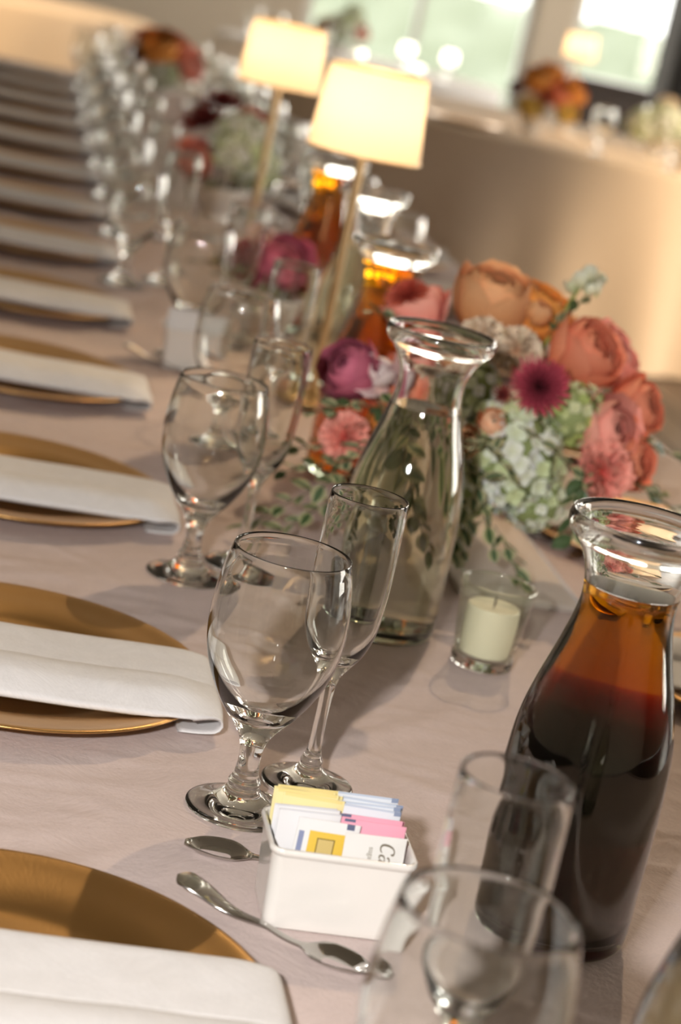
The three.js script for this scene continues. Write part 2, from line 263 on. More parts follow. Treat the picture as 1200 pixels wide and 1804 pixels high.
// folded napkin laid over the charger, its end tucked round and under the plate's edge
const plateTop = r => r < 9.6 ? 0.38 : r < 11.6 ? lerp(0.38, 1.1, (r - 9.6) / 2) : lerp(1.1, 1.64, Math.min(1, (r - 11.6) / 3.3));
function napkinGeo(s0) {
  const path = new THREE.CatmullRomCurve3([[-15.5, 2.05], [-8, 1.95], [0, 1.85], [8, 1.9], [12.2, 1.9], [14.2, 1.9], [15.3, 1.68], [15.62, 1.15], [15.3, 0.6], [14.2, 0.36], [12.4, 0.28]].map(p => new THREE.Vector3(p[0], p[1], 0)), false, 'centripetal');
  const N = 90, rings = [];
  for (let i = 0; i <= N; i++) {
    const u = i / N, p = path.getPointAt(u), t = path.getTangentAt(u), nx = -t.y, ny = t.x;
    const wrap = sm(0.79, 0.9, u), roll = 1 - 0.75 * wrap;
    const zf = -4.7 + 0.25 * noise(u * 4, s0, 1) + 0.5 * wrap, zn = 9.2 + 0.35 * noise(u * 3, s0, 5) - 0.9 * wrap;
    const topT = q => { const z = lerp(zf, zn, q); let h = 0.2 + 0.06 * noise(u * 9, q * 5, s0);                 // q: far 0 .. near 1
      h += roll * 1.0 * Math.pow(Math.max(0, Math.sin(Math.PI * Math.min(1, Math.max(0, (q - 0.525) / 0.5)))), 0.5) * (0.9 + 0.25 * noise(u * 6, s0, 9)); h -= roll * 0.22 * Math.exp(-Math.pow((q - 0.525) / 0.012, 2)); h *= Math.pow(Math.max(0, Math.sin(Math.PI * Math.min(1, q * 12 + 0.02) / 2)), 0.5); return [z, h * (1 - 0.6 * wrap)]; };
    const ring = [], droop = z => -0.45 * roll * sm(zn - 2.2, zn + 0.4, z); const K = 60;
    for (let k = 0; k <= K; k++) { const [z, h] = topT(k / K); ring.push([z, h]); }
    ring.push([zn + 0.34 * roll, 0.42 * roll], [zn + 0.3 * roll, 0.1]);
    for (let k = 30; k >= 0; k--) ring.push([lerp(zf, zn, k / 30), -0.14 + 0.07 * wrap]);
    rings.push(ring.map(([z, h]) => [z, h + droop(z)]).map(([z, h]) => { const X = p.x + nx * h, r = Math.hypot(X, z); let Y = p.y + ny * h; if (p.y > 1.5 && u < 0.9 && r < 16.0) Y = Math.max(Y, plateTop(r) + 0.05 + 0.25 * Math.max(0, h)); return new THREE.Vector3(X / 100, Y / 100, z / 100); }));
  }
  const g = loft(rings, true, true);
  { const q = g.attributes.position, uv = g.attributes.uv; for (let i = 0; i < q.count; i++) uv.setXY(i, q.getX(i) / 0.1 + q.getY(i) / 0.1, q.getZ(i) / 0.1); }
  return g;
}
const napkinGeos = [1.3, 5.1, 8.7].map(napkinGeo);

// teaspoon along +x from handle tip to bowl end, 15 cm
function spoonGeos() {
  const path = s => 1.35 * sm(0.42, 0.0, s) - 0.0 + 0.28 + 0.75 * Math.sin(Math.PI * sm(0.2, 0.66, s)) * 0.5 * (1 - sm(0.45, 0.66, s)) + 0.15;
  const hw = s => s < 0.64 ? lerp(1.05, 0.3, Math.pow(sm(0.02, 0.5, s), 0.8)) * Math.sqrt(Math.min(1, s / 0.035 + 0.02)) : 0.27 + (1.5 - 0.27) * Math.pow(Math.sin(Math.PI * Math.min(1, (s - 0.64) / 0.36 * 0.93 + 0.07) ), 0.8) * sm(0.62, 0.74, s);
  const mk = (a, b, n) => { const rings = []; for (let i = 0; i <= n; i++) { const s = lerp(a, b, i / n), w = Math.max(0.03, hw(s)), y = path(s), bowl = sm(0.66, 0.78, s) * sm(1.0, 0.9, s), th = 0.11, ring = []; const K = 14; for (let k = 0; k <= K; k++) { const q = -1 + 2 * k / K; ring.push([q * w, y - bowl * 0.62 * (1 - q * q) + (1 - bowl) * 0.05 * (1 - q * q) + bowl * 0.12]); } for (let k = K; k >= 0; k--) { const q = -1 + 2 * k / K; ring.push([q * w * 0.97, y - th - bowl * 0.62 * (1 - q * q) + bowl * 0.12]); } rings.push(ring.map(([z, h]) => new THREE.Vector3(15 * s / 100, h / 100, z / 100))); } return loft(rings, true, true); };
  return [mk(0, 0.66, 44), mk(0.66, 0.995, 36)];
}
const [spoonHandle, spoonBowl] = spoonGeos();
function spoon(label, pos, turn, group) { const t = thing('teaspoon', label, 'spoon', pos, turn, group); part('handle', spoonHandle, M.steel, t); part('spoon_bowl', spoonBowl, M.steel, t); t.scale.set(0.86, 1, 0.95); return t; }

// porcelain sugar caddy
function rrect(w, d, r, y, n = 6) { const o = []; for (const [sx, sz, a0] of [[1, 1, 0], [-1, 1, 1], [-1, -1, 2], [1, -1, 3]]) for (let k = 0; k <= n; k++) { const a = (a0 + k / n) * Math.PI / 2; o.push(new THREE.Vector3((sx * (w / 2 - r) + r * Math.cos(a)) / 100, y / 100, (sz * (d / 2 - r) + r * Math.sin(a)) / 100)); } return o; }
const caddyGeo = loft([rrect(7.0, 4.4, 0.5, 0), rrect(7.7, 5.0, 0.7, 0.02), rrect(7.9, 5.2, 0.75, 0.15), rrect(8.0, 5.28, 0.75, 0.6), rrect(8.4, 5.6, 0.75, 3.5), rrect(8.58, 5.76, 0.75, 4.72), rrect(8.75, 5.95, 0.8, 4.85), rrect(8.98, 6.15, 0.85, 5.0), rrect(9.02, 6.2, 0.86, 5.15), rrect(8.92, 6.1, 0.84, 5.3), rrect(8.7, 5.88, 0.75, 5.34), rrect(8.44, 5.62, 0.65, 5.22), rrect(8.28, 5.46, 0.6, 4.9), rrect(7.85, 5.1, 0.55, 0.8), rrect(7.4, 4.7, 0.4, 0.45)], true, true);
function packetGeo(w, h, fat) {
  const g = new THREE.BoxGeometry(w / 100, h / 100, 0.0012, 6, 10, 1), p = g.attributes.position;
  for (let i = 0; i < p.count; i++) { const x = p.getX(i) * 200 / w, y = p.getY(i) * 200 / h; const b = Math.max(0, 1 - Math.pow(Math.abs(x), 4)) * Math.max(0, 1 - Math.pow(Math.abs(y), 6)); p.setZ(i, p.getZ(i) * (0.35 + fat * b) + 0.0003 * noise(x * 2 + fat * 9, y * 2, 3)); }
  g.computeVertexNormals(); return g.translate(0, h / 200, 0);
}
const packetGeos = [packetGeo(3.85, 5.5, 1.6), packetGeo(3.8, 5.45, 2.1)];
function print(draw, bg) { const c = document.createElement('canvas'); c.width = 192; c.height = 314; const x = c.getContext('2d'); x.fillStyle = bg; x.fillRect(0, 0, 192, 314); draw(x); const t = new THREE.CanvasTexture(c); t.colorSpace = THREE.SRGBColorSpace; return new THREE.MeshPhysicalMaterial({ map: t, roughness: 0.6, color: new THREE.Color(0.82, 0.82, 0.82) }); }
const paper = {
  yellow: print(x => { x.fillStyle = '#f0dc90'; x.fillRect(6, 0, 180, 12); }, '#f4e6a8'),
  white: print(x => { x.fillStyle = '#d8d8dc'; x.fillRect(0, 0, 192, 5); }, '#ecebec'),
  blueEdge: print(x => { x.fillStyle = '#c4cede'; x.fillRect(0, 0, 192, 7); x.fillStyle = '#8e9ab4'; x.fillRect(170, 0, 22, 16); }, '#e6eaf0'),
  pink: print(x => { x.fillStyle = '#5f6684'; x.fillRect(0, 0, 34, 10); x.fillStyle = '#8d9ab8'; x.fillRect(18, 24, 32, 38); x.fillStyle = '#a06a9a'; x.fillRect(176, 40, 9, 60); }, '#f4a9bd'),
  brand: print(x => { x.fillStyle = '#8a93b5'; x.fillRect(8, 46, 16, 110); x.fillStyle = '#ecc64a'; x.fillRect(40, 40, 112, 120); x.fillStyle = '#d9c07a'; x.fillRect(66, 62, 56, 76); x.strokeStyle = '#8a7434'; x.lineWidth = 4; x.strokeRect(68, 64, 52, 72); x.fillStyle = '#5f6684'; x.fillRect(150, 0, 24, 20); }, '#eeedec'),
  cane: print(x => { x.save(); x.translate(112, 16); x.rotate(Math.PI / 2); x.fillStyle = '#6f6452'; x.font = 'italic 66px serif'; x.fillText('Cane', 0, 0); x.font = '20px serif'; x.fillText('sugar', 24, 34); x.restore(); }, '#eceae6'),
};
function caddy(cx, cz, kinds, labels, group) {
  const t = solid('sugar_caddy', caddyGeo, M.porcelain, labels.caddy, 'caddy', P(cx, 0, cz));
  for (const [kind, dx, n, z0, dz, h0, lean] of kinds) for (let i = 0; i < n; i++) {
    const m = solid('sugar_packet', packetGeos[(i + n) % 2], paper[kind], (n > 1 ? ORD[i] + ' ' : '') + labels[kind] + (n > 1 ? (dx < 0 ? ', charger-side stack' : ', carafe-side stack') : ''), 'sugar packet', P(cx + dx + rr(-0.12, 0.12), h0 + rr(-0.12, 0.12), cz + z0 + dz * i), 0, n > 1 ? labels.group + ' ' + kind : undefined);
    m.rotation.set(-lean, rr(-0.04, 0.04), rr(-0.035, 0.035));
  }
  return t;
}

// votive candle
function votive(label, candleLabel, pos, group) {
  const v = thing('votive_glass', label, 'votive', pos, 0, group);
  part('glass_wall', lathe(curve([[2.66, 1.1], [2.9, 3.2], [3.1, 5.2], [3.28, 7.42], [3.16, 7.42], [2.96, 5.2], [2.76, 3.2], [2.55, 1.1]], 5), 48), M.thinGlass, v);
  part('glass_base', lathe(curve([[0, 0.0], [2.2, 0.0], [2.58, 0.1], [2.7, 0.4], [2.72, 0.9], [2.66, 1.06], [2.4, 1.05], [0, 1.0]], 4), 48), M.clearGlass, v);
  part('glass_lip', new THREE.TorusGeometry(0.0322, 0.0011, 10, 64).rotateX(Math.PI / 2).translate(0, 0.0745, 0), M.clearGlass, v);
  const c = thing('candle', candleLabel, 'candle', pos.clone().add(new THREE.Vector3(0, 0.0113, 0)), 0, group && group + ', candles');
  part('wax', lathe(curve([[0, 0], [2.1, 0], [2.18, 0.15], [2.3, 4.1], [2.2, 4.3], [1.6, 4.25], [0, 4.15]], 3), 40), M.wax, c); part('wick', new THREE.CylinderGeometry(0.0007, 0.0007, 0.01, 6).translate(0, 0.046, 0), M.wick, c);
}

// cordless table lamp
const lampGlow = new THREE.MeshPhysicalMaterial({ roughness: 1, transmission: 0.45, thickness: 0, side: THREE.DoubleSide }); lampGlow.color.setRGB(0.9, 0.78, 0.6); lampGlow.emissive = new THREE.Color(1.0, 0.62, 0.3); lampGlow.emissiveIntensity = 0.3 * 0.9;
const bulbGlow = new THREE.MeshStandardMaterial({ color: 0x000000, emissive: new THREE.Color(1, 0.8, 0.55), emissiveIntensity: 1.2 });
function tableLamp(label, pos, k = 0.07) {
  const t = thing('table_lamp', label, 'lamp', pos);
  part('lamp_base', lathe(curve([[0, 0], [5.2, 0], [5.5, 0.3], [5.3, 0.8], [2, 1.2], [0.7, 1.8], [0, 1.9]], 3), 40), M.brass, t);
  part('pole', new THREE.CylinderGeometry(0.006, 0.006, 0.36, 16).translate(0, 0.19, 0), M.brass, t);
  part('lamp_shade', lathe([[6.3, 43], [7.3, 32.6]].map(([r, y]) => new THREE.Vector2(r / 100, y / 100)), 56), lampGlow, t, 'glowing cream drum shade');
  for (const [r, y] of [[0.073, 0.326], [0.063, 0.43]]) part('shade_ring', new THREE.TorusGeometry(r, 0.0015, 6, 48).rotateX(Math.PI / 2).translate(0, y, 0), M.brass, t);
  part('bulb', new THREE.SphereGeometry(0.018, 16, 12).translate(0, 0.385, 0), bulbGlow, t);
  const l = new THREE.PointLight(new THREE.Color(1.0, 0.7, 0.4), k, 0, 2); l.position.set(0, 0.385, 0); l.castShadow = true; l.shadow.radius = 1; t.add(l);
  return t;
}

// ---------------------------------------------------------------- flowers
const vcol = new THREE.MeshPhysicalMaterial({ vertexColors: true, roughness: 0.75, side: THREE.DoubleSide, transmission: 0, sheen: 0.2 });
const leafMat = new THREE.MeshPhysicalMaterial({ vertexColors: true, roughness: 0.45, side: THREE.DoubleSide });
const mixc = (a, b, t) => [lerp(a[0], b[0], t), lerp(a[1], b[1], t), lerp(a[2], b[2], t)];
const tint = (c, k) => c.map(v => Math.min(1, v * k));
function cupPetal(phi, R, thEnd, hwK, flare, cb, ct, ruffle = 0, nu = 6, nv = 7) {   // a petal on a ball of radius R, from below up to polar angle thEnd
  const k = rr(0.74, 1.18), ph = rr(0, 20), dx = rr(-0.06, 0.06) * R;
  return gridGeo(nu, nv, (u, v) => {
    const th = lerp(2.9, thEnd, v), q = u * 2 - 1, hw = hwK * R * Math.pow(Math.sin(Math.PI * (0.08 + 0.62 * v)), 0.7) * (v > 0.8 ? Math.sqrt(Math.max(0.0, 1 - Math.pow((v - 0.8) / 0.23, 2))) : 1);
    const r = R * Math.sin(th) + flare * R * Math.pow(v, 4), y = R * Math.cos(th), ang = phi + q * hw / Math.max(R * 0.55, r), rf = 1 + ruffle * v * v * Math.sin(q * 9 + ph) + 0.03 * q * q * flare * 6;
    return [Math.cos(ang) * r * rf, y + ruffle * R * 0.4 * v * v * Math.sin(q * 7 + ph * 1.7) + dx * v, Math.sin(ang) * r * rf];
  }, (u, v) => tint(mixc(cb, ct, Math.min(1, v * 1.1)), k));
}
function roseGeo(R, n, cb, ct, open = 1.2, flare = 0.22) {
  const g = []; for (let i = 0; i < n; i++) { const f = (i + 0.5) / n; g.push(cupPetal(i * 2.4 + rr(-0.2, 0.2), R * (0.22 + 0.78 * Math.pow(f, 0.75)), lerp(0.25, open, Math.pow(f, 1.6)), lerp(0.95, 0.75, f), flare * f * f, cb, ct)); }
  return mergeGeometries(g);
}
function ranunculusGeo(R, cb, ct) { const g = []; const n = 34; for (let i = 0; i < n; i++) { const f = (i + 0.5) / n; g.push(cupPetal(i * 2.4, R * (0.3 + 0.7 * f), lerp(0.15, 1.0, f * f), 0.8, 0.2 * f, cb, ct, 0.03, 5, 6)); } return mergeGeometries(g); }
function carnationGeo(R, cb, ct) {
  const g = []; for (let i = 0; i < 46; i++) {
    const f = (i + 0.5) / 46, th = 1.75 * Math.sqrt(f), phi = i * 2.4, L = R * (0.86 + 0.2 * rnd()), s = rr(0, 9), k = rr(0.82, 1.15);
    const p = gridGeo(8, 4, (u, v) => { const q = u * 2 - 1, w = 0.46 * R * v; const z = 0.13 * R * v * v * Math.sin(q * 8 + s) + 0.06 * R * v * Math.sin(q * 17 + s); const l = L * v * (1 - 0.06 * (Math.round(u * 8) % 2) * v); return [q * w, l, z]; }, (u, v) => tint(mixc(cb, ct, v), k));
    p.rotateY(rr(0, 6.28)); p.rotateX(th); p.rotateY(phi); g.push(p);
  } return mergeGeometries(g);
}
function mumGeo(R, cb, ct, n = 190) {
  const g = []; for (let i = 0; i < n; i++) {
    const f = (i + 0.5) / n, th = 0.12 + 1.62 * Math.pow(f, 0.62), phi = i * 2.39996, L = R * (0.45 + 0.55 * Math.pow(f, 0.5)) * rr(0.92, 1.06), w = 0.062 * R;
    const p = gridGeo(2, 4, (u, v) => { const q = u * 2 - 1; const ww = w * Math.sin(Math.PI * Math.min(0.97, 0.12 + 0.8 * v)); return [q * ww, L * v, -0.16 * L * v * v + 0.05 * L * Math.abs(q)]; }, (u, v) => mixc(cb, ct, Math.pow(v, 2.2) * (0.35 + 0.65 * f)));
    p.rotateX(th); p.rotateY(phi); g.push(p);
  } return mergeGeometries(g);
}
function hydrangeaGeo(R, cols, n = 70, cover = 2.1) {
  const g = []; for (let i = 0; i < n; i++) {
    const f = (i + 0.5) / n, th = Math.acos(1 - f * (1 - Math.cos(cover))), phi = i * 2.39996 + rr(-0.2, 0.2), c = cols[Math.floor(rnd() * cols.length)], s = R * rr(0.15, 0.2), q0 = rr(0, 1.5), fl = [];
    for (let k = 0; k < 4; k++) { const p = gridGeo(3, 3, (u, v) => { const q = u * 2 - 1, w = s * 0.62 * Math.sin(Math.PI * (0.1 + 0.78 * v)); return [q * w, s * 0.22 * v * v + 0.15 * s * (1 - q * q) * v, s * 1.05 * v]; }, (u, v) => tint(mixc(mixc(c, [0.5, 0.55, 0.2], 0.45), c, Math.min(1, v * 1.6)), 1)); p.rotateY(k * Math.PI / 2 + q0); fl.push(p); }
    const m = mergeGeometries(fl); m.rotateX(rr(-0.3, 0.3)); m.translate(0, R * rr(0.9, 1.04), 0); m.rotateX(th); m.rotateY(phi); g.push(m);
  }
  const core = gridGeo(20, 12, (u, v) => { const a = u * 6.2832, b = v * Math.PI; return [R * 0.86 * Math.sin(b) * Math.cos(a), R * 0.86 * Math.cos(b), -R * 0.86 * Math.sin(b) * Math.sin(a)]; }, () => [0.3, 0.36, 0.14]); g.push(core);
  return mergeGeometries(g);
}
const leafGeos = [[[0.05, 0.1, 0.03], [0.42, 0.42, 0.22]], [[0.07, 0.12, 0.045], [0.07, 0.12, 0.045]], [[0.09, 0.15, 0.07], [0.5, 0.48, 0.28]]].map(([c, e]) => gridGeo(6, 6, (u, v) => { const q = u * 2 - 1, w = 0.33 * Math.pow(Math.sin(Math.PI * Math.min(0.995, 0.02 + v * 0.97)), 0.75); return [q * w, 0.1 * Math.abs(q) * w - 0.18 * v * v + 0.03 * Math.sin(q * 5 + v * 6), v]; }, (u, v) => Math.abs(u * 2 - 1) > 0.6 ? e : c));
leafGeos.forEach(g => g.scale(0.01, 0.01, 0.01));    // 1 cm long
const twigMat = mat(0.13, 0.11, 0.05, 0.8);
function sprig(parent, from, dir, len, n, size, kind = 0) { // cm; a twig whose leaves are its sub-parts
  const d = dir.clone().normalize(), side = new THREE.Vector3(-d.z, 0.2, d.x).normalize(), a = from.clone().multiplyScalar(0.01), pts = [];
  for (let i = 0; i <= 4; i++) pts.push(a.clone().addScaledVector(d, len * 0.01 * i / 4).add(new THREE.Vector3(0, -0.0025 * len * 0.06 * i * i, 0)));
  const c = new THREE.CatmullRomCurve3(pts), s = part('sprig', new THREE.TubeGeometry(c, 8, 0.0007, 5), twigMat, parent);
  for (let i = 0; i < n; i++) {
    const f = 0.12 + 0.88 * i / Math.max(1, n - 1), p = c.getPoint(f), ld = d.clone().addScaledVector(side, (i % 2 ? 1 : -1) * rr(0.5, 1.1)).add(new THREE.Vector3(rr(-0.3, 0.3), rr(-0.25, 0.45), rr(-0.3, 0.3))).normalize();
    const m = part('leaf', leafGeos[(kind + (i % 3 === 0 ? 2 : 0)) % 3], leafMat, s); m.position.copy(p); m.quaternion.setFromUnitVectors(new THREE.Vector3(0, 0, 1), ld); m.rotateZ(rr(-0.7, 0.7)); m.scale.setScalar(size * rr(0.8, 1.2));
  } return s;
}
const up = new THREE.Vector3(0, 1, 0);
function bloom(parent, name, geo, at, face, label) { const m = part(name, geo, vcol, parent, label); m.position.set(at[0] / 100, at[1] / 100, at[2] / 100); m.quaternion.setFromUnitVectors(up, new THREE.Vector3(...face).normalize()); m.rotateY(rr(0, 6.28)); return m; }
const C = { cor: [[0.9, 0.17, 0.06], [0.95, 0.33, 0.19]], peach: [[0.85, 0.28, 0.06], [0.95, 0.5, 0.24]], pink: [[0.85, 0.17, 0.14], [0.95, 0.42, 0.33]], blush: [[0.9, 0.58, 0.38], [0.95, 0.79, 0.6]], mag: [[0.32, 0.03, 0.09], [0.62, 0.16, 0.24]], burg: [[0.1, 0.002, 0.012], [0.78, 0.1, 0.16]], red: [[0.5, 0.05, 0.03], [0.8, 0.2, 0.12]], white: [[0.75, 0.78, 0.62], [0.88, 0.9, 0.84]], yel: [[0.7, 0.4, 0.05], [0.85, 0.6, 0.15]], dark: [[0.12, 0.012, 0.01], [0.35, 0.04, 0.03]], lav: [[0.6, 0.4, 0.38], [0.9, 0.76, 0.74]] };
const bowlGeo = lathe(curve([[0, 0], [3.6, 0], [4.0, 0.3], [3.4, 0.9], [3.0, 2.0], [4.2, 3.6], [5.6, 5.6], [6.2, 7.6], [6.0, 7.9], [5.7, 7.5], [5.1, 5.6], [3.6, 4.0], [0, 3.4]], 4), 48);
const hydCols = [[0.72, 0.8, 0.62], [0.8, 0.84, 0.74], [0.62, 0.72, 0.42], [0.78, 0.82, 0.8]], hydGreen = [[0.42, 0.52, 0.16], [0.55, 0.62, 0.3], [0.66, 0.7, 0.42]];

function arrangement(label, V, list, sprigs, group, turn = 0) {   // V: vase place; list of [kind, x, y, z (cm from V), radius]
  const t = thing('floral_centerpiece', label, 'flower arrangement', V, turn, group);
  part('vase', bowlGeo, M.porcelain, t, 'low white footed bowl');
  part('stems', mergeGeometries(Array.from({ length: 16 }, (_, i) => { const a = i * 2.4, r = 2 + 3 * ((i * 7) % 5) / 5; return tube([new THREE.Vector3(0, 0.04, 0), new THREE.Vector3(Math.cos(a) * r * 0.012, 0.07, Math.sin(a) * r * 0.012), new THREE.Vector3(Math.cos(a) * r * 0.02, 0.115, Math.sin(a) * r * 0.02)], 0.0022, 6, 5); })), twigMat, t);
  for (const [kind, x, y, z, R] of list) {
    const r = R / 100, f = [x, (y - 9) * 1.1 + 1.5, z + 7];
    if (kind === 'mum') bloom(t, 'chrysanthemum', mumGeo(r, ...C.burg, 130), [x, y, z], [f[0] * 0.3 - 1, f[1] * 0.5, 12], 'burgundy chrysanthemum with pink tips');
    else if (kind === 'redmum') bloom(t, 'chrysanthemum', mumGeo(r, ...C.red, 120), [x, y, z], f, 'coral red spiky chrysanthemum');
    else if (kind === 'darkmum') bloom(t, 'chrysanthemum', mumGeo(r, ...C.dark, 90), [x, y, z], f, 'dark red chrysanthemum');
    else if (kind === 'ranunculus') bloom(t, 'ranunculus', ranunculusGeo(r, ...C.peach), [x, y, z], f, 'peach ranunculus');
    else if (kind === 'orange') bloom(t, 'ranunculus', ranunculusGeo(r, [0.7, 0.2, 0.03], [0.9, 0.38, 0.08]), [x, y, z], f, 'orange ranunculus');
    else if (kind === 'bud') bloom(t, 'rose_bud', roseGeo(r, 8, ...C.peach, 0.5, 0.05), [x, y, z], f, 'small peach bud');
    else if (kind === 'darkbud') bloom(t, 'scabiosa_bud', mumGeo(r, C.dark[0], C.dark[1], 50), [x, y, z], f, 'small dark maroon bud');
    else if (kind === 'coral') bloom(t, 'rose', roseGeo(r, 22, ...C.cor), [x, y, z], f, 'coral rose');
    else if (kind === 'pinkrose') bloom(t, 'rose', roseGeo(r, 20, ...C.pink, 1.35, 0.35), [x, y, z], f, 'pink coral open rose');
    else if (kind === 'magenta') bloom(t, 'rose', roseGeo(r, 20, ...C.mag, 1.2, 0.25), [x, y, z], f, 'magenta rose');
    else if (kind === 'yellow') bloom(t, 'rose', roseGeo(r, 16, ...C.yel), [x, y, z], f, 'golden yellow rose');
    else if (kind === 'lavender') bloom(t, 'lisianthus', roseGeo(r, 8, ...C.lav, 1.4, 0.5), [x, y, z], f, 'pale pink lisianthus');
    else if (kind === 'carnation') bloom(t, 'carnation', carnationGeo(r, ...C.pink), [x, y, z], f, 'ruffled coral pink carnation');
    else if (kind === 'blush') bloom(t, 'carnation', carnationGeo(r, ...C.blush), [x, y, z], f, 'cream blush carnation');
    else if (kind === 'spray') bloom(t, 'spray_rose', roseGeo(r, 12, C.peach[0], [0.9, 0.55, 0.35], 1.1, 0.2), [x, y, z], f, 'small peach spray rose');
    else if (kind === 'hydrangea') bloom(t, 'hydrangea', hydrangeaGeo(r, hydCols, R > 4 ? 100 : 60), [x, y, z], f, 'white green hydrangea');
    else if (kind === 'greenhydrangea') bloom(t, 'hydrangea', hydrangeaGeo(r, hydGreen, 55), [x, y, z], f, 'lime green hydrangea');
    else if (kind === 'freesia') { const s = part('freesia_stem', tube([new THREE.Vector3((x - 3) / 100, (y - 10) / 100, (z - 0.5) / 100), new THREE.Vector3((x - 1.7) / 100, (y - 5) / 100, z / 100), new THREE.Vector3(x / 100, y / 100, z / 100)], 0.0022, 10, 6), mat(0.3, 0.36, 0.08, 0.6), t, 'lime green stem'); for (let k = 0; k < 5; k++) { const b = part('bud', roseGeo(0.011, 5, [0.6, 0.66, 0.35], [0.85, 0.86, 0.7], 0.7, 0.2), vcol, s); b.position.set((x - 0.9 + 0.6 * k) / 100, (y - 0.6 + 0.75 * (k % 3)) / 100, (z + 0.4 * (k % 2)) / 100); b.rotation.set(0.4 * k - 0.8, k, 0.5 - 0.3 * k); } }
  }
  for (const [x, y, z, dx, dy, dz, len, n, size, kind] of sprigs) sprig(t, new THREE.Vector3(x, y, z), new THREE.Vector3(dx, dy, dz), len, n, size, kind);
  return t;
}

// ---------------------------------------------------------------- place settings along the long table
const CHX = 6.9, CHZ = -96.5, STEP = 49;
const chargerLabel = ['gold charger plate next to the spoons and filled sugar caddy', 'gold charger plate beside the sharp water goblet by the caddy', 'gold charger plate behind the second water goblet'];
const napkinLabel = ['white folded napkin on the charger next to the teaspoons', 'white folded napkin with its end tucked under the charger beside the goblet', 'white folded napkin on the charger behind the second goblet'];
for (let k = 0; k < 13; k++) {
  const z = CHZ - STEP * k, near = k < 3, g = near ? undefined : 'place settings farther along the goblet side';
  spawn(chargerProto, 'charger_plate', near ? chargerLabel[k] : ORD[k] + ' gold charger along the goblet side, counted from the near teaspoons', 'plate', P(CHX, 0.0, z), rr(0, 6), g && g + ', chargers');
  solid('napkin', napkinGeos[k % 3], M.napkin, near ? napkinLabel[k] : 'white napkin on the ' + ORD[k] + ' charger along the goblet side from the near teaspoons', 'napkin', P(CHX + rr(0, 0.15), 0, z), rr(-0.004, 0.004), g && g + ', napkins');
  if (k > 0) { // the glasses to the guest's right
    const gz = z + 19.9, gx = 22.8;
    if (k > 2) {
      spawn(gobletProto, 'water_goblet', 'empty water goblet right of the ' + ORD[k] + ' charger along the goblet side', 'goblet', P(gx + rr(-0.5, 0.5) + (k < 5 ? 6 : 0), 0, gz + rr(-0.5, 0.5)), 0, 'far row of goblets');
      spawn(fluteProto, 'champagne_flute', 'empty champagne flute right of the ' + ORD[k] + ' charger along the goblet side', 'flute', P(29.2 + rr(-0.3, 0.3) + (k < 5 ? 6 : 0), 0, gz - 7.4 + rr(-0.5, 0.5)), 0, 'far row of flutes');
    }
  }
  const zo = z - 18.5;                                // the opposite side
  if (k > 0) {
    spawn(chargerProto, 'charger_plate', ORD[k - 1] + ' gold charger across the table, counted from the dark tea carafe', 'plate', P(77.5, 0, zo), rr(0, 6), 'chargers across the table');
    solid('napkin', napkinGeos[(k + 1) % 3], M.napkin, 'white napkin on the ' + ORD[k - 1] + ' charger across the table from the dark tea carafe', 'napkin', P(77.5, 0, zo), Math.PI, 'napkins across the table');
  }
  if (k > 3 && k < 12) {
    spawn(gobletProto, 'water_goblet', 'water goblet by the ' + ORD[k - 1] + ' charger across the table from the tea carafe', 'goblet', P(66 + rr(-0.4, 0.4), 0, zo - 20 + rr(-0.5, 0.5)), 0, 'goblets across the table');
    spawn(fluteProto, 'champagne_flute', 'champagne flute by the ' + ORD[k - 1] + ' charger across the table from the tea carafe', 'flute', P(59 + rr(-0.3, 0.3), 0, zo - 26.5 + rr(-0.4, 0.4)), 0, 'flutes across the table');
  }
}
spawn(gobletProto, 'water_goblet', 'clear water goblet in front of the near flute beside the sugar caddy front', 'goblet', P(25.5, 0, -77));
spawn(gobletProto, 'water_goblet', 'sharp clear water goblet standing right behind the filled sugar caddy', 'goblet', P(22.8, 0, -125.6));
spawn(gobletProto, 'water_goblet', 'clear water goblet between the flowers and the third charger', 'goblet', P(22.7, 0, -175.3));
spawn(fluteProto, 'champagne_flute', 'clear champagne flute in front of the dark tea carafe', 'flute', P(27.8, 0, -84.8));
spawn(fluteProto, 'champagne_flute', 'clear champagne flute in front of the water carafe', 'flute', P(28.2, 0, -131.5));
spawn(fluteProto, 'champagne_flute', 'clear champagne flute left of the trailing greenery', 'flute', P(28.0, 0, -181));

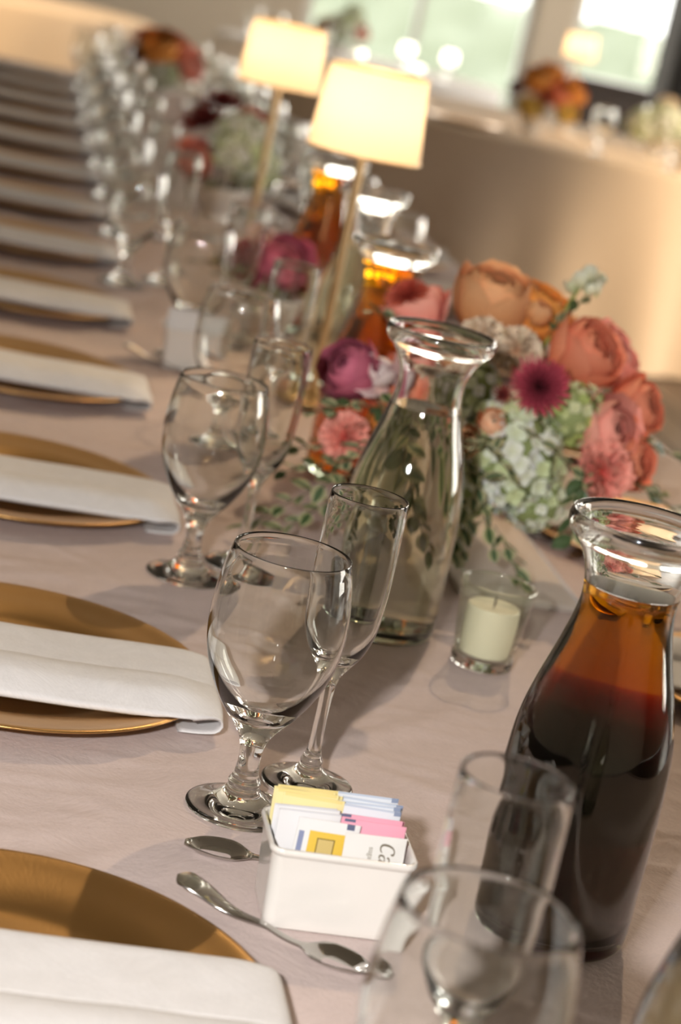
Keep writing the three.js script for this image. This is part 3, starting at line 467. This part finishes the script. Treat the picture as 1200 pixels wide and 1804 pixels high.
// ---------------------------------------------------------------- the middle of the table
carafe('tea', 'flared glass carafe filled with dark iced tea beside the flute', P(41.4, 0, -113.9), true);
carafe('water', 'flared glass carafe of pale water in front of the flowers', P(39.3, 0, -169.1));
carafe('tea', 'glass carafe of golden tea just behind the large flower arrangement', P(44.6, 0, -222.5));
carafe('water', 'glass carafe of water standing near the front lamp', P(50.5, 0, -274.5));
carafe('tea', 'glass carafe of amber tea behind the small mauve arrangement', P(50, 0, -308));
carafe('water', 'glass carafe of pale water in front of the dark tea carafe', P(38.6, 0, -77.5));
votive('clear votive glass with a cream candle near the tea carafe', 'short cream candle inside the votive glass', P(47.7, 0, -163.3));
tableLamp('slim table lamp with a glowing cream shade nearer the large flowers', P(45, 0, -259));
tableLamp('slim table lamp with a glowing cream shade behind the amber carafe', P(45.2, 0, -357));
caddy(26.6, -111.6, [['yellow', -1.85, 6, -2.35, 0.27, 1.5, 0.1], ['white', -1.9, 4, -0.6, 0.32, 1.0, 0.1], ['brand', -0.95, 1, 1.15, 0.3, 0.95, 0.12], ['blueEdge', 1.9, 6, -2.3, 0.3, 1.35, 0.12], ['pink', 1.95, 3, -0.2, 0.5, 1.05, 0.14], ['cane', 1.95, 1, 1.85, 0.3, 0.75, 0.16]], { caddy: 'white porcelain sugar caddy full of coloured packets beside two teaspoons', yellow: 'pale yellow packet from the back of the near caddy', white: 'plain white packet behind the yellow print in the near caddy', brand: 'white packet with a yellow square print in the near caddy', blueEdge: 'bluish white packet from the back of the near caddy', pink: 'pink packet from the back of the near caddy', cane: 'white packet lettered Cane in front of the pink packets', group: 'packets in the near caddy,' });
caddy(29.6, -266, [['white', -2.0, 5, -2.2, 0.5, 1.7, 0.1], ['white', 1.95, 5, -2.2, 0.5, 1.5, 0.12]], { caddy: 'white porcelain sugar caddy with white packets behind the second goblet', white: 'white packet from the back of the far caddy', group: 'packets in the far caddy,' });
spoon('dark reflecting teaspoon in front of the near sugar caddy', P(17.4, 0, -110.9), Math.atan2(-(6.3), 10.9));
{ const s = spoon('teaspoon with its bowl beside the goblet foot behind the near caddy', P(31.2, 0, -116.2), Math.PI - 0.2); s.rotation.y = Math.PI - 0.19; }
spoon('teaspoon lying in front of the far sugar caddy', P(20.4, 0, -266.0), Math.atan2(-5.3, 11.3));
{ const x0 = 49.6, x1 = 62, z0 = -182.5, z1 = -212, padG = new RoundedBoxGeometry((x1 - x0) / 100, 0.007, (z0 - z1) / 100, 3, 0.003), p = padG.attributes.position; for (let i = 0; i < p.count; i++) p.setY(i, p.getY(i) * (1 + 0.25 * noise(p.getX(i) * 30, p.getZ(i) * 30, 2)));
  const t = thing('folded_cloth', 'folded blush linen cloth with a frayed edge under the large flowers', 'cloth', P((x0 + x1) / 2, 0.35, (z0 + z1) / 2));
  part('fold', padG, M.pad, t); const th = []; for (let i = 0; i < 90; i++) { const z = lerp(-0.145, 0.145, i / 89), a = rr(-0.004, 0.004); th.push(tube([new THREE.Vector3(0.061, 0.001, z), new THREE.Vector3(0.066, 0.0, z + a), new THREE.Vector3(0.071, -0.0025, z + 2 * a)], 0.0007, 4, 4)); }
  const fr = part('fringe', mergeGeometries(th), M.napkin, t, 'pale frayed threads'); fr.userData.kind = 'stuff'; }

{ const V = [52, 0.7, -205], o = (k, x, y, z, R) => [k, x - V[0], y - V[1], z - V[2], R];
  const list = [o('mum', 54.3, 20.2, -188.6, 3.3), o('ranunculus', 52.2, 25.0, -206, 4.2), o('orange', 57.6, 24.6, -207, 3.4), o('bud', 55.9, 25.4, -201, 1.5), o('freesia', 60.8, 29.0, -204.5, 2), o('coral', 61.4, 22.4, -199.5, 3.9), o('pinkrose', 65.6, 22.0, -204, 3.4), o('blush', 53.9, 21.6, -198, 2.6), o('blush', 50.4, 21.6, -199, 2.6), o('hydrangea', 53.6, 12.2, -192, 5.6), o('hydrangea', 49.4, 17.0, -197, 3.6), o('greenhydrangea', 59.6, 17.2, -193.5, 3.2), o('hydrangea', 50.2, 8.6, -191, 3.6), o('hydrangea', 57.4, 8.6, -192, 3.4), o('carnation', 62.4, 13.0, -188.5, 3.2), o('pinkrose', 63.4, 16.3, -193, 3.6), o('coral', 67.8, 18.0, -198.5, 3.2), o('coral', 67.0, 13.4, -194.5, 3.0), o('darkbud', 51.0, 18.7, -189.0, 1.2), o('spray', 48.3, 13.6, -188.2, 1.7), o('spray', 50.6, 16.0, -188.6, 1.6), o('magenta', 37.9, 16.6, -199.5, 3.2), o('lavender', 40.6, 17.2, -197.5, 2.2), o('carnation', 37.7, 10.9, -193.5, 2.5), o('orange', 41.7, 12.6, -196.5, 1.7), o('redmum', 44.0, 23.4, -209, 2.6), o('coral', 44, 15, -203, 3.2), o('blush', 45.5, 19, -202, 2.6), o('hydrangea', 45, 10, -199, 3.6), o('hydrangea', 60, 20, -210, 4), o('pinkrose', 46, 22, -212, 3.4)];
  const sp = []; const S = (x, y, z, dx, dy, dz, l, n, s, k) => sp.push([x - V[0], y - V[1], z - V[2], dx, dy, dz, l, n, s, k]);
  S(44, 9, -195, -9, -2.2, 3.5, 16, 14, 2.1, 0); S(42, 10, -195, -8, 1, 2, 10, 10, 2.0, 0); S(41, 14, -195, -6, 1, 3, 8, 9, 1.8, 2); S(42, 15, -193, -1, 1.5, 3, 5, 8, 1.9, 0); S(41, 12, -192, -3, -1, 3, 7, 9, 1.8, 0); S(43, 7, -194, -7, -1.4, 4, 12, 12, 2.0, 0); S(40, 15.5, -194, 1, -2, 2, 6, 8, 1.9, 1);
  S(48, 13, -186.5, 2, -3, 1.5, 8, 10, 1.8, 0); S(50, 10, -185.5, -2, -3, 1.5, 7, 10, 1.8, 0); S(48, 9, -186.5, 1, -3, 1.5, 6, 9, 1.8, 0); S(52.4, 16.6, -186, 2.4, -0.6, 0.8, 6, 9, 1.7, 0); S(51.6, 15.4, -186, -3.4, -0.8, 1, 6, 9, 1.7, 0); S(46, 12, -188, -2, -1, 3, 5, 8, 1.8, 2); S(49, 14.6, -185.5, 3, -1.5, 0.6, 5, 8, 1.7, 0); S(47, 10.5, -187, 1.5, 1, 1.5, 5, 8, 1.8, 0);
  S(60, 14, -187, 0, -3, 1, 6, 8, 2.4, 1); S(66, 12, -193, 5, -1, 2, 8, 9, 2.6, 1); S(67, 15, -197, 5, 0, 1, 8, 8, 2.4, 1); S(58, 23, -203, 1, 2, 0, 6, 6, 1.6, 2); S(42, 8, -197, -8, 0, 1, 9, 9, 1.9, 1); S(46, 7, -193, -3, -1, 3, 8, 9, 2.0, 1); S(53, 6, -188, 1, -1, 2, 6, 9, 1.9, 0); S(45, 20, -206, -3, 2, 1, 6, 7, 1.7, 1); S(50, 7, -187, -1, -1.2, 2, 5, 8, 1.9, 0);
  arrangement('large low arrangement of coral roses, burgundy bloom and white hydrangea', P(...V), list, sp); }
{ // the smaller arrangements down the table
  const green = n => Array.from({ length: n }, (_, i) => { const a = i * 2.4; return [Math.cos(a) * 4, 9 + (i % 3) * 2, Math.sin(a) * 4, Math.cos(a), 0.1, Math.sin(a), 7, 6, 1.8, i % 3]; });
  arrangement('small arrangement of mauve and dark red blooms before the amber carafe', P(41.2, 0, -290), [['magenta', 0.5, 13, 3, 4.2], ['magenta', -4, 11, 1, 3.4], ['darkmum', 4, 10, 3, 3], ['lavender', -2, 15, -2, 3], ['hydrangea', 3, 12, -4, 3.6]], green(7));
  arrangement('arrangement with white hydrangeas and dark red blooms past the second lamp', P(44.5, 0, -412), [['hydrangea', 2, 17, 6, 6], ['hydrangea', 6, 13, 2, 5], ['darkmum', -5, 19, -4, 5.5], ['darkmum', -2, 23, -6, 5], ['redmum', 5, 21, -5, 4], ['pinkrose', -6, 12, 4, 4]], green(9));
  arrangement('arrangement of orange and dark red blooms toward the table end', P(42, 0, -640), [['orange', 1, 19, 4, 6], ['darkmum', -6, 15, 4, 6], ['coral', 6, 20, 0, 5], ['hydrangea', 3, 12, 5, 5], ['pinkrose', 11, 16, 2, 5], ['redmum', -3, 21, -3, 5]], green(9));
}

// ---------------------------------------------------------------- other tables in the hall
function roundTable(label, clothLabel, cx, cz, R, H, cloth) {
  const t = thing('round_table', label, 'table', new THREE.Vector3(cx, 0, cz));
  part('tabletop', new THREE.CylinderGeometry(R - 0.02, R - 0.02, 0.03, 64).translate(0, H - 0.02, 0), M.darkwood, t);
  part('pedestal', mergeGeometries([new THREE.CylinderGeometry(0.06, 0.06, H - 0.06, 20).translate(0, (H - 0.06) / 2, 0).toNonIndexed(), new THREE.CylinderGeometry(0.3, 0.36, 0.04, 32).translate(0, 0.02, 0).toNonIndexed()]), M.darkwood, t);
  const n = 220, rings = [], ph = cx * 3;
  const ringAt = (r, y, amp) => Array.from({ length: n }, (_, i) => { const a = -i / n * Math.PI * 2, w = 1 + amp * (0.6 * Math.sin(a * 19 + ph + 2 * noise(Math.cos(a) * 2, Math.sin(a) * 2, ph)) + 0.5 * noise(Math.cos(a) * 5, Math.sin(a) * 5, 2 + ph)); return new THREE.Vector3(Math.cos(a) * r * w, y, Math.sin(a) * r * w); });
  rings.push(ringAt(0.001, H, 0), ringAt(R * 0.5, H, 0), ringAt(R - 0.02, H, 0), ringAt(R - 0.003, H - 0.004, 0), ringAt(R + 0.003, H - 0.02, 0));
  for (let j = 1; j <= 9; j++) rings.push(ringAt(R + 0.005 + 0.09 * j / 9, H - 0.02 - (H - 0.03) * j / 9, 0.034 * j / 9));
  const g = loft(rings); { const p = g.attributes.position, uv = g.attributes.uv; for (let i = 0; i < p.count; i++) uv.setXY(i, p.getX(i) / 0.15 + p.getY(i) / 0.15, p.getZ(i) / 0.15 + p.getY(i) / 0.15); }
  const c = solid('tablecloth', g, cloth, clothLabel, 'tablecloth', new THREE.Vector3(cx, 0, cz)); return c;
}
const green9 = n => Array.from({ length: n }, (_, i) => { const a = i * 2.4; return [Math.cos(a) * 5, 9 + (i % 3) * 3, Math.sin(a) * 5, Math.cos(a), 0.1, Math.sin(a), 9, 6, 2.4, i % 3]; });
roundTable('round banquet table with the lamp and orange flowers, under a floor-length cloth', 'floor-length cream cloth on the round table with orange flowers', 2.3, -8.95, 1.15, 0.8, M.cream);
{ const at = (x, z) => new THREE.Vector3(x, 0.801, z);
  arrangement('arrangement of orange and red blooms on the round table with the lamp', at(2.12, -8.4), [['orange', -2, 22, 3, 6], ['coral', 8, 18, 5, 6], ['redmum', 2, 16, 7, 5], ['orange', 14, 20, 2, 6], ['yellow', -4, 11, 8, 5], ['orange', 4, 25, -2, 6], ['darkmum', -10, 17, 4, 5], ['yellow', 12, 12, 7, 5]], green9(12));
  arrangement('arrangement of white hydrangeas at the edge of the round table with the lamp', at(2.72, -8.6), [['hydrangea', 0, 15, 5, 8], ['hydrangea', -8, 12, 4, 7], ['hydrangea', 8, 13, 4, 7], ['blush', 2, 20, 0, 6]], green9(8));
  tableLamp('table lamp with a glowing cream shade on the round table', at(2.4, -8.95), 0.1);
  for (const [x, z] of [[1.4, -8.75], [1.6, -8.45], [2.3, -7.98], [2.6, -7.95], [3.0, -8.1], [2.9, -9.3]]) { spawn(gobletProto, 'water_goblet', 'water goblet on the cream round table with the lamp', 'goblet', at(x, z), 0, 'goblets on the round table with the lamp'); }
  for (const [x, z, a] of [[1.62, -8.85, 0.2], [1.8, -8.2, 0.9], [2.9, -8.32, 1.7], [3.15, -8.75, 2.6]]) spawn(chargerProto, 'charger_plate', 'gold charger plate on the cream round table with the lamp', 'plate', at(x, z), a, 'chargers on the round table with the lamp');
}
roundTable('round banquet table past the end of the long table, under a warmly lit cloth', 'warmly lit cream cloth on the round table past the end of the long table', -0.15, -11.9, 0.9, 0.76, M.cream);
tableLamp('table lamp with a glowing shade past the end of the long table', new THREE.Vector3(-0.3, 0.761, -11.7), 0.1);
roundTable('round banquet table in front of the far windows, under a pale cloth', 'pale cloth on the round table in front of the far windows', 2.1, -12.9, 0.9, 0.76, M.napkin);
{ const at = (x, z) => new THREE.Vector3(x, 0.761, z);
  arrangement('arrangement of blush and white blooms on the round table by the far windows', at(1.9, -12.6), [['hydrangea', 0, 18, 5, 9], ['blush', -10, 16, 4, 7], ['pinkrose', 10, 18, 3, 7], ['hydrangea', 6, 26, 0, 7]], green9(10));
  for (const [x, z] of [[1.5, -12.5], [1.75, -12.2], [2.25, -12.2], [2.55, -12.4], [1.4, -12.9]]) spawn(gobletProto, 'water_goblet', 'water goblet on the pale round table by the far windows', 'goblet', at(x, z), 0, 'goblets on the table by the far windows');
}
// dark sideboard and loudspeaker by the far windows
{ const s = thing('sideboard', 'long dark wooden sideboard under the far windows', 'sideboard', new THREE.Vector3(5.0, 0, -14.6));
  part('carcass', new RoundedBoxGeometry(2.2, 0.78, 0.5, 2, 0.01).translate(0, 0.47, 0), M.darkwood, s); part('sideboard_top', new RoundedBoxGeometry(2.3, 0.05, 0.56, 2, 0.01).translate(0, 0.885, 0), M.darkwood, s);
  for (const x of [-0.8, 0, 0.8]) { const d = part('door', new RoundedBoxGeometry(0.68, 0.66, 0.02, 1, 0.004).translate(x, 0.48, 0.258), M.darkwood, s); part('handle', new THREE.CylinderGeometry(0.008, 0.008, 0.12, 8).translate(x + 0.25, 0.55, 0.285), M.brass, d); }
  for (const x of [-1, 1]) for (const z of [-0.2, 0.2]) part('leg', box(0.06, 0.09, 0.06, x, 0.045, z), M.darkwood, s);
  const l = thing('loudspeaker', 'tall black loudspeaker column standing beyond the round table', 'loudspeaker', new THREE.Vector3(3.42, 0, -10.4));
  part('cabinet', new RoundedBoxGeometry(0.36, 1.5, 0.32, 2, 0.015).translate(0, 0.87, 0), M.black, l); part('grille', new RoundedBoxGeometry(0.32, 1.4, 0.02, 1, 0.005).translate(0, 0.88, 0.165), mat(0.02, 0.02, 0.02, 0.8), l); part('base_plate', new RoundedBoxGeometry(0.46, 0.12, 0.44, 2, 0.01).translate(0, 0.06, 0), M.black, l);
}
// clipped hedge out on the lawn
{ const g = new THREE.BoxGeometry(26, 1.5, 1.4, 130, 9, 8), p = g.attributes.position; for (let i = 0; i < p.count; i++) { const x = p.getX(i), y = p.getY(i), z = p.getZ(i), k = 0.14 * noise(x * 2.1, y * 2.1, z * 2.1) + 0.08 * noise(x * 6, y * 6, z * 6); p.setXYZ(i, x, y * (1 + k), z * (1 + k * 1.5)); } g.computeVertexNormals();
  solid('hedge', g, M.hedge, 'clipped green hedge out on the lawn beyond the windows', 'hedge', new THREE.Vector3(6, 0.5, -27)); }

// ---------------------------------------------------------------- fixtures that give off the light
SPOTS.forEach(([p, t], i) => {
  const s = thing('ceiling_spotlight', ['warm ceiling spotlight aimed at the long table centre', 'warm ceiling spotlight aimed at the round table with the lamp', 'warm ceiling spotlight aimed past the end of the long table'][i], 'spotlight', new THREE.Vector3(p[0], 0, p[2]));
  const dir = new THREE.Vector3(t[0] - p[0], t[1] - p[1], t[2] - p[2]).normalize(), q = new THREE.Quaternion().setFromUnitVectors(new THREE.Vector3(0, -1, 0), dir);
  const can = part('lamp_housing', lathe([[0, 14], [4.5, 14], [5, 13.5], [5, 0], [4.7, 0], [4.7, 3], [0, 3]].map(([r, y]) => new THREE.Vector2(r / 100, y / 100)), 32), M.black, s); can.quaternion.copy(q); can.position.set(0, p[1], 0).addScaledVector(dir, -0.05);
  const gl = part('lamp_lens', new THREE.CircleGeometry(0.046, 28).rotateX(Math.PI / 2), new THREE.MeshStandardMaterial({ color: 0x000000, emissive: new THREE.Color(1, 0.78, 0.5), emissiveIntensity: 12 }), s); gl.quaternion.copy(q); gl.position.set(0, p[1], 0).addScaledVector(dir, -0.03);
  part('ceiling_stem', new THREE.CylinderGeometry(0.008, 0.008, 4.2 - p[1] - 0.02, 8).translate(0, (4.2 + p[1] + 0.06) / 2, 0), M.black, s);
});
{ const f = thing('camera_flash', 'flash head held at the photographer side of the long table', 'flash', new THREE.Vector3(FLASH[0], FLASH[1], FLASH[2] + 0.03)); f.rotation.y = -0.25;
  part('flash_body', new RoundedBoxGeometry(0.05, 0.075, 0.08, 2, 0.006), M.black, f);
  part('flash_lamp', new RoundedBoxGeometry(0.044, 0.066, 0.004, 1, 0.001).translate(0, 0, -0.042), new THREE.MeshStandardMaterial({ color: 0x000000, emissive: new THREE.Color(1, 0.96, 0.9), emissiveIntensity: 40 }), f);
}
renderer.render(scene, camera);
